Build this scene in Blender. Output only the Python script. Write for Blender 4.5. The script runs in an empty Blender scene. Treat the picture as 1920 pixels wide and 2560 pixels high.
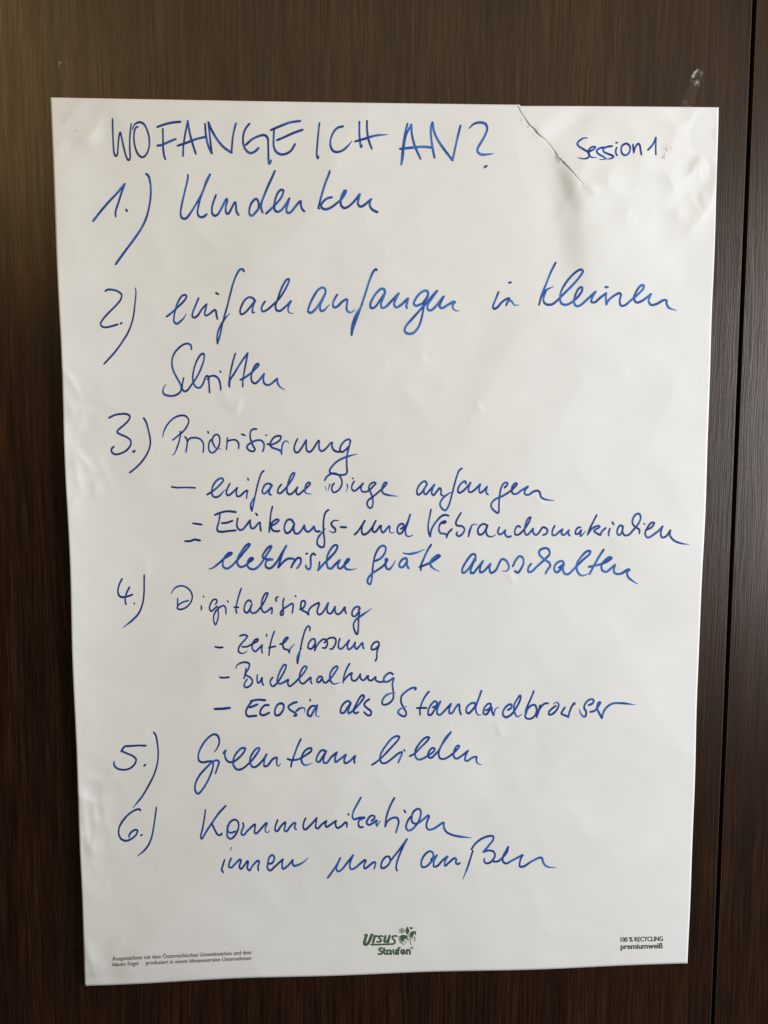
import bpy, bmesh, math, random
import numpy as np
from mathutils import Matrix, Vector

scene = bpy.context.scene
col = scene.collection
R_ = math.radians

# ------------------------------------------------------------------ camera
# wall frame used for the solve: X right, Y down, Z into the wall (metres), door face at Z = 0
FPX = 1923.0                       # focal length in pixels of the 1920 x 2560 photograph
def rod(r):
    r = np.array(r); t = np.linalg.norm(r); k = r/t
    K = np.array([[0,-k[2],k[1]],[k[2],0,-k[0]],[-k[1],k[0],0]])
    return np.eye(3)+math.sin(t)*K+(1-math.cos(t))*K@K
RC = rod((0.0895, -0.0472, -0.0050)); TC = np.array((0.0082, 0.0523, 0.8240))
CC = -RC.T@TC
ROLL = 0.0
def ray_hit(px, py, h=0.0):
    """point of the wall frame seen at photo pixel, on the plane h metres in front of the door"""
    px = np.asarray(px, float); py = np.asarray(py, float); h = np.asarray(h, float)
    d = np.stack([(px-960)/FPX, (py-1280)/FPX, np.ones_like(px)], -1)@RC
    t = (-h-CC[2])/d[..., 2]
    return CC+d*t[..., None]
g0 = ray_hit(1881, 0); g1 = ray_hit(1787.5, 2300)
ROLL = math.atan2(g1[0]-g0[0], g1[1]-g0[1])       # the door joint is plumb
cr, sr = math.cos(ROLL), math.sin(ROLL)
ZC = 1.45                                          # height of the sheet's middle above the floor
W0 = np.array([[cr, -sr, 0], [0, 0, -0.0], [0, 0, 0]])
def to_world(p):
    p = np.asarray(p, float)
    x = p[..., 0]*cr-p[..., 1]*sr; y = p[..., 0]*sr+p[..., 1]*cr
    return np.stack([x, p[..., 2], ZC-y], -1)
def P(px, py, h=0.0):
    """world position of a point of the door (h = 0) or h metres in front of it"""
    px, py, h = np.broadcast_arrays(np.asarray(px, float), np.asarray(py, float), np.asarray(h, float))
    return to_world(ray_hit(px, py, h))
camd = bpy.data.cameras.new('camera'); cam = bpy.data.objects.new('camera', camd); col.objects.link(cam)
zero = to_world(np.zeros(3))
ax = [to_world(RC[i])-zero for i in range(3)]
cw = to_world(CC)
M = Matrix(((ax[0][0], -ax[1][0], -ax[2][0], cw[0]), (ax[0][1], -ax[1][1], -ax[2][1], cw[1]), (ax[0][2], -ax[1][2], -ax[2][2], cw[2]), (0, 0, 0, 1)))
cam.matrix_world = M
camd.sensor_fit = 'VERTICAL'; camd.sensor_height = 24.0; camd.lens = 24.0*FPX/2560; camd.clip_start = .01; camd.clip_end = 50
scene.camera = cam
scene.render.resolution_x = 768; scene.render.resolution_y = 1024

# ------------------------------------------------------------------ light: window to the right, dim room
world = bpy.data.worlds.new('World'); scene.world = world; world.use_nodes = True
bg = world.node_tree.nodes['Background']; bg.inputs[0].default_value = (1.0, .95, .90, 1); bg.inputs[1].default_value = .045
def area(name, loc, target, sx, sy, power, color):
    l = bpy.data.lights.new(name, 'AREA'); l.shape = 'RECTANGLE'; l.size = sx; l.size_y = sy; l.energy = power; l.color = color
    o = bpy.data.objects.new(name, l); col.objects.link(o); o.location = loc
    o.rotation_euler = (Vector(target)-Vector(loc)).to_track_quat('-Z', 'Y').to_euler(); return o
area('window_light', (1.92, -1.45, 1.68), (0.1, 0, 1.4), .75, 1.4, 64, (1.0, .982, .965))
area('ceiling_light', (0.2, -2.2, 3.0), (0, 0, 1.5), 2.4, 1.0, 12.5, (1.0, .79, .46))
area('warm_lamp', (-1.10, -1.5, 2.60), (-.4, 0, 1.9), .38, .8, 6.5, (1.0, .68, .27))
scene.view_settings.view_transform = 'Standard'; scene.view_settings.look = 'None'
scene.view_settings.exposure = 0; scene.view_settings.gamma = 1

# ------------------------------------------------------------------ helpers
def make(name, verts, faces, mat, parent=None, smooth=False, attr=None):
    me = bpy.data.meshes.new(name); me.from_pydata([tuple(v) for v in np.asarray(verts)], [], faces)
    me.materials.append(mat)
    if attr is not None:
        a = me.attributes.new('tone', 'FLOAT', 'POINT'); a.data.foreach_set('value', np.asarray(attr, np.float32))
    if smooth: me.polygons.foreach_set('use_smooth', [True]*len(me.polygons))
    me.update()
    o = bpy.data.objects.new(name, me); col.objects.link(o)
    if parent is not None: o.parent = parent; o.matrix_parent_inverse = parent.matrix_world.inverted()
    return o
def empty(name, loc):
    o = bpy.data.objects.new(name, None); col.objects.link(o); o.location = tuple(loc); o.empty_display_size = .05
    bpy.context.view_layer.update(); return o
def tag(o, label=None, cat=None, group=None, kind=None):
    for k, v in (('label', label), ('category', cat), ('group', group), ('kind', kind)):
        if v: o[k] = v
    return o
def mat(name):
    m = bpy.data.materials.new(name); m.use_nodes = True; return m, m.node_tree.nodes, m.node_tree.links, m.node_tree.nodes['Principled BSDF']

# ------------------------------------------------------------------ materials
def wood(name, seed, dark, mid, light):
    m, N, L, B = mat(name)
    tc = N.new('ShaderNodeNewGeometry')
    off = N.new('ShaderNodeVectorMath'); off.operation = 'ADD'; off.inputs[1].default_value = (seed*3.1, 0, seed*1.7); L.new(tc.outputs['Position'], off.inputs[0])
    # slow wander of the grain
    wn = N.new('ShaderNodeTexNoise'); mp0 = N.new('ShaderNodeMapping'); mp0.inputs['Scale'].default_value = (9, 1, 1.7)
    L.new(off.outputs[0], mp0.inputs[0]); L.new(mp0.outputs[0], wn.inputs['Vector']); wn.inputs['Scale'].default_value = 1; wn.inputs['Detail'].default_value = 2
    sub = N.new('ShaderNodeMath'); sub.operation = 'MULTIPLY_ADD'; sub.inputs[1].default_value = .030; sub.inputs[2].default_value = -.015; L.new(wn.outputs[0], sub.inputs[0])
    cx = N.new('ShaderNodeCombineXYZ'); L.new(sub.outputs[0], cx.inputs[0])
    wn2 = N.new('ShaderNodeTexNoise'); mp1 = N.new('ShaderNodeMapping'); mp1.inputs['Scale'].default_value = (30, 1, 11)
    L.new(off.outputs[0], mp1.inputs[0]); L.new(mp1.outputs[0], wn2.inputs['Vector']); wn2.inputs['Scale'].default_value = 1; wn2.inputs['Detail'].default_value = 3
    sub2 = N.new('ShaderNodeMath'); sub2.operation = 'MULTIPLY_ADD'; sub2.inputs[1].default_value = .007; L.new(wn2.outputs[0], sub2.inputs[0]); L.new(sub.outputs[0], sub2.inputs[2]); L.new(sub2.outputs[0], cx.inputs[0])
    ad = N.new('ShaderNodeVectorMath'); ad.operation = 'ADD'; L.new(off.outputs[0], ad.inputs[0]); L.new(cx.outputs[0], ad.inputs[1])
    def noise(sx, sz, det, rough=.6):
        mp = N.new('ShaderNodeMapping'); mp.inputs['Scale'].default_value = (sx, 1, sz); L.new(ad.outputs[0], mp.inputs[0])
        n = N.new('ShaderNodeTexNoise'); n.inputs['Scale'].default_value = 1; n.inputs['Detail'].default_value = det; n.inputs['Roughness'].default_value = rough
        L.new(mp.outputs[0], n.inputs['Vector']); return n.outputs[0]
    fine = noise(600, 12, 4, .55); coarse = noise(180, 4.5, 3, .5); broad = noise(26, 1.2, 3); pores = noise(950, 40, 2)
    def ramp(src, a, b, c0=0., c1=1.):
        r = N.new('ShaderNodeMapRange'); r.inputs[1].default_value = a; r.inputs[2].default_value = b; r.inputs[3].default_value = c0; r.inputs[4].default_value = c1; r.interpolation_type = 'SMOOTHSTEP'
        L.new(src, r.inputs[0]); return r.outputs[0]
    f = ramp(fine, .36, .62); c = ramp(coarse, .33, .67); b_ = ramp(broad, .3, .7); p = ramp(pores, .35, .5)
    mixv = N.new('ShaderNodeMath'); mixv.operation = 'MULTIPLY_ADD'; mixv.inputs[1].default_value = .60; L.new(f, mixv.inputs[0])
    m2 = N.new('ShaderNodeMath'); m2.operation = 'MULTIPLY'; m2.inputs[1].default_value = .40; L.new(c, m2.inputs[0]); L.new(m2.outputs[0], mixv.inputs[2])
    m3 = N.new('ShaderNodeMath'); m3.operation = 'MULTIPLY'; L.new(mixv.outputs[0], m3.inputs[0])
    pr = ramp(p, 0, 1, .62, 1); L.new(pr, m3.inputs[1])
    cr_ = N.new('ShaderNodeValToRGB'); e = cr_.color_ramp.elements; e[0].position = .05; e[0].color = (*dark, 1); e[1].position = .95; e[1].color = (*light, 1)
    k = cr_.color_ramp.elements.new(.5); k.color = (*mid, 1); L.new(m3.outputs[0], cr_.inputs[0])
    hs = N.new('ShaderNodeHueSaturation'); L.new(cr_.outputs[0], hs.inputs['Color']); L.new(ramp(b_, 0, 1, .80, 1.18), hs.inputs['Value'])
    L.new(hs.outputs[0], B.inputs['Base Color'])
    L.new(ramp(m3.outputs[0], 0, 1, .36, .31), B.inputs['Roughness'])
    B.inputs['Specular IOR Level'].default_value = .36
    bp = N.new('ShaderNodeBump'); bp.inputs['Strength'].default_value = .2; bp.inputs['Distance'].default_value = .0004; L.new(m3.outputs[0], bp.inputs['Height']); L.new(bp.outputs[0], B.inputs['Normal'])
    return m
WOOD1 = wood('dark_wood_veneer', 1.0, (.0074, .0027, .0012), (.0190, .0075, .0032), (.038, .0165, .0072))
WOOD2 = wood('dark_wood_veneer_second', 5.3, (.0074, .0027, .0012), (.0190, .0075, .0032), (.038, .0165, .0072))
EDGE, N, L, B = mat('edge_band'); B.inputs['Base Color'].default_value = (.05, .032, .022, 1); B.inputs['Roughness'].default_value = .35
DARK, N, L, B = mat('cabinet_inside'); B.inputs['Base Color'].default_value = (.004, .003, .002, 1); B.inputs['Roughness'].default_value = .8

PAPER, N, L, B = mat('recycled_paper')
tc = N.new('ShaderNodeNewGeometry')
n1 = N.new('ShaderNodeTexNoise'); n1.inputs['Scale'].default_value = 900; n1.inputs['Detail'].default_value = 3; L.new(tc.outputs['Position'], n1.inputs['Vector'])
n2 = N.new('ShaderNodeTexNoise'); n2.inputs['Scale'].default_value = 22; n2.inputs['Detail'].default_value = 3; L.new(tc.outputs['Position'], n2.inputs['Vector'])
rp = N.new('ShaderNodeValToRGB'); rp.color_ramp.elements[0].position = .3; rp.color_ramp.elements[0].color = (.738, .778, .818, 1); rp.color_ramp.elements[1].position = .7; rp.color_ramp.elements[1].color = (.762, .802, .842, 1)
L.new(n2.outputs[0], rp.inputs[0]); L.new(rp.outputs[0], B.inputs['Base Color']); B.inputs['Roughness'].default_value = .8; B.inputs['Specular IOR Level'].default_value = .1
bp = N.new('ShaderNodeBump'); bp.inputs['Strength'].default_value = .25; bp.inputs['Distance'].default_value = .0003
ms = N.new('ShaderNodeMath'); ms.operation = 'MULTIPLY_ADD'; ms.inputs[1].default_value = .4; L.new(n1.outputs[0], ms.inputs[0]); L.new(n2.outputs[0], ms.inputs[2])
L.new(ms.outputs[0], bp.inputs['Height']); L.new(bp.outputs[0], B.inputs['Normal'])

INK, N, L, B = mat('blue_marker_ink')
at = N.new('ShaderNodeAttribute'); at.attribute_name = 'tone'
rp = N.new('ShaderNodeValToRGB'); e = rp.color_ramp.elements
e[0].position = 0; e[0].color = (.010, .028, .18, 1); e[1].position = 1; e[1].color = (.080, .25, .62, 1)
k = e.new(.35); k.color = (.012, .070, .38, 1); k = e.new(.65); k.color = (.026, .150, .57, 1)
L.new(at.outputs['Fac'], rp.inputs[0]); L.new(rp.outputs[0], B.inputs['Base Color']); B.inputs['Roughness'].default_value = .5; B.inputs['Specular IOR Level'].default_value = .25
def flat(name, c):
    m, N, L, B = mat(name); B.inputs['Base Color'].default_value = (*c, 1); B.inputs['Roughness'].default_value = .55; B.inputs['Specular IOR Level'].default_value = .25; return m
GREEN = flat('green_print', (.060, .125, .075)); GREYP = flat('grey_print', (.105, .105, .10)); DKGREEN = flat('dark_green_print', (.050, .075, .062))

TAPE, N, L, B = mat('clear_tape')
at = N.new('ShaderNodeAttribute'); at.attribute_name = 'tone'
B.inputs['Base Color'].default_value = (.92, .92, .90, 1); B.inputs['Roughness'].default_value = .2; B.inputs['Specular IOR Level'].default_value = .9
L.new(at.outputs['Fac'], B.inputs['Alpha'])

# ------------------------------------------------------------------ shape of the sheet (photo pixels -> height in metres)
TL, TR, BR, BL = (126, 243.6), (1796.2, 269), (1719.8, 2408.3), (211.8, 2465)
TEAR = np.array([(1290.5,258.5),(1296,268),(1301.7,279.8),(1311.3,294),(1318,303),(1324.6,312),(1332,317),(1339,323),(1343,331),(1348.7,336.4),(1357,342.5),(1366,351),(1375,361.8),(1388.5,379.8),(1396,391),(1409,403),(1424,419),(1439,436.7),(1457.8,459)])
rng = np.random.RandomState(7)
GRID = {}
def vnoise(x, y, cell, seed):
    if seed not in GRID: GRID[seed] = np.random.RandomState(seed).rand(80, 80)
    g = GRID[seed]; u = x/cell+10; v = y/cell+10
    i = np.floor(u).astype(int) % 79; j = np.floor(v).astype(int) % 79
    fu = u-np.floor(u); fv = v-np.floor(v); fu = fu*fu*(3-2*fu); fv = fv*fv*(3-2*fv)
    return (g[i, j]*(1-fu)+g[i+1, j]*fu)*(1-fv)+(g[i, j+1]*(1-fu)+g[i+1, j+1]*fu)*fv-.5
def crease(x, y, x1, y1, x2, y2, amp, wl, wr):
    """a soft ridge from point 1 to point 2; wl, wr: width of its two flanks in pixels"""
    dx, dy = x2-x1, y2-y1; l = math.hypot(dx, dy)
    t = ((x-x1)*dx+(y-y1)*dy)/l/l; d = ((x-x1)*dy-(y-y1)*dx)/l
    win = np.clip(np.sin(np.pi*np.clip(t, 0, 1)), 0, 1)**1.2
    a = np.abs(d)/np.where(d < 0, wl, wr)/1.3
    return .55*amp*win*np.where(a < 1, (1-a)**2*(1+.6*a), 0)
def bump2(x, y, cx, cy, sx, sy, amp, rot=0.):
    c, s = math.cos(rot), math.sin(rot); u = (x-cx)*c+(y-cy)*s; v = -(x-cx)*s+(y-cy)*c
    return amp*np.exp(-(u/sx)**2-(v/sy)**2)
def fold(x, y, x1, y1, x2, y2, amp, wl, wr):
    """a rounded fold, steep on its left flank (wl) and slow on its right flank (wr)"""
    dx, dy = x2-x1, y2-y1; l = math.hypot(dx, dy)
    t = ((x-x1)*dx+(y-y1)*dy)/l/l; d = -((x-x1)*dy-(y-y1)*dx)/l; d = -d
    a = np.clip(np.abs(d)/np.where(d < 0, wl, wr), 0, 1)
    return amp*np.sin(np.pi*np.clip(t, 0, 1))**1.5*np.cos(a*np.pi/2)**2
CREASES = [  # crumples: left margin
 (150,905,212,1010,2.2,26,14),(212,1010,192,1090,1.4,14,22),(160,960,196,1090,1.6,18,30),(172,1105,240,1190,2.0,30,12),(240,1190,236,1250,1.8,16,24),
 (180,1120,205,1250,1.8,20,16),(238,1120,285,1240,1.2,40,16),(170,1290,195,1230,1.4,20,14),(158,830,150,940,1.0,14,40),
 (228,1990,242,2080,2.2,22,14),(242,2060,224,2150,2.2,18,26),(200,1960,214,2080,2.2,12,20),(205,2030,226,2140,1.8,14,12),(255,1960,262,2080,1.4,18,26),(196,2050,206,2110,1.4,10,12),
 (212,2350,245,2460,1.8,14,30),(218,2330,214,2420,1.2,10,18),(330,330,260,250,1.0,30,60),
 # under the tear and right shoulder
 (1458,459,1500,485,2.2,16,16),(1360,350,1480,285,-1.8,50,40),(1345,300,1362,350,1.6,26,34),(1480,440,1650,400,1.2,60,40),
 (1660,420,1700,500,1.6,30,20),(1700,500,1690,560,1.2,24,30),(1745,380,1752,470,2.2,22,26),(1752,470,1765,530,1.4,16,16),(1700,300,1660,420,1.2,20,26),(1795,280,1745,330,1.6,30,40),
 (1720,480,1765,560,1.2,26,20),(1640,540,1700,450,.9,30,30),(1770,440,1748,380,1.2,10,16),
 # small dents in the field
 (606,985,588,1042,1.4,26,9),(545,960,588,1042,1.0,16,26),(1050,880,1068,912,1.0,22,8),(1190,1000,1208,1034,1.2,20,8),(1330,1240,1368,1266,1.0,16,8),
 (1268,1428,1292,1460,1.4,18,7),(1240,1800,1256,1850,1.5,14,24),(1256,1800,1290,1740,.8,30,20),(820,1690,850,1740,.7,20,14),(940,1100,990,1060,.7,20,20),
 (1540,1400,1570,1440,.7,20,12),(600,560,640,690,.5,40,40),(360,1380,372,1470,.8,30,14)]
def sheet_h(x, y, side=0):
    """side: -1 left lip of the tear, +1 right lip, 0 decide by position"""
    x = np.asarray(x, float); y = np.asarray(y, float)
    xl = 126+(y-243.6)*.0386
    h = 3.6+0*x
    tl = np.clip((y-300)/(2440-300), 0, 1)
    h = h+12.5*np.sin(np.pi*tl)**.6*np.exp(-np.clip(x-xl, 0, None)/120)
    xr = 1796-(y-269)*.0357
    tr = np.clip((y-300)/(2400-300), 0, 1)
    h = h+1.6*np.sin(np.pi*tr)*np.exp(-np.clip(xr-x, 0, None)/110)
    h = h+2.5*np.exp(-np.abs(y-2440)/70)*np.exp(-((x-700)/260)**2)
    h = h+4.0*vnoise(x, y*.7, 420, 1)+1.8*vnoise(x+.3*y, y, 170, 2)+.22*vnoise(x-.2*y, y, 66, 3)-2.4*np.abs(vnoise(x+.6*y, y-.3*x+900, 240, 4))-.8*np.abs(vnoise(x-.5*y+1500, y+.4*x, 110, 5))
    h = h+fold(x, y, 1425, 330, 1505, 780, 4.2, 85, 420)+fold(x, y, 1395, 340, 1490, 560, 3.2, 50, 150)+bump2(x, y, 1520, 620, 90, 60, .8, .4)
    h = h+bump2(x, y, 1440, 300, 60, 26, -1.2, -.5)+bump2(x, y, 1690, 600, 60, 120, -1.4, -.5)+bump2(x, y, 215, 330, 30, 50, 1.8, -.4)
    h = h+bump2(x, y, 1520, 450, 50, 60, .9, .4)+bump2(x, y, 1755, 340, 34, 90, -2.0, .3)+bump2(x, y, 1180, 900, 60, 120, -1.0, .5)+bump2(x, y, 1500, 880, 130, 60, .9, .6)
    h = h+bump2(x, y, 160, 500, 60, 160, 1.5, 0)+bump2(x, y, 255, 1180, 60, 60, -1.6)
    for (cx, cy, sx, sy, amp, cell, sd) in ((1735, 420, 95, 230, 5.0, 70, 61), (200, 1080, 60, 190, 3.6, 62, 62), (225, 2060, 55, 150, 3.4, 56, 63), (190, 320, 80, 80, 3.6, 70, 64), (1510, 500, 140, 150, 2.8, 80, 65), (240, 2420, 60, 60, 4.0, 70, 66), (1120, 930, 220, 160, 1.4, 100, 67), (1270, 1800, 120, 120, 1.3, 90, 68)):
        h = h-amp*np.abs(vnoise(x+.45*y, y-.35*x+1300, cell, sd))*np.exp(-((x-cx)/sx)**2-((y-cy)/sy)**2)
    for c in CREASES: h = h+crease(x, y, *c)
    ty = np.interp(x, TEAR[:, 0], TEAR[:, 1]); tx = np.interp(y, TEAR[:, 1], TEAR[:, 0])
    right = (x > tx) if side == 0 else (np.ones_like(x, bool) if side > 0 else np.zeros_like(x, bool))
    gap = np.interp(y, [255, 290, 312, 330, 350, 375, 396, 410, 440, 462, 480], [.04, .1, .55, .7, .1, .05, .8, .55, .1, .03, 0])
    inb = (y < 480)
    d = (x-tx)*.75
    h = h+np.where(inb & right, gap*np.exp(-np.clip(d, 0, None)/38), 0)-np.where(inb & ~right, .5*gap*np.exp(np.clip(d, None, 0)/30), 0)
    return np.maximum(h, .7)/1000.
NIB = 1.0
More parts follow.
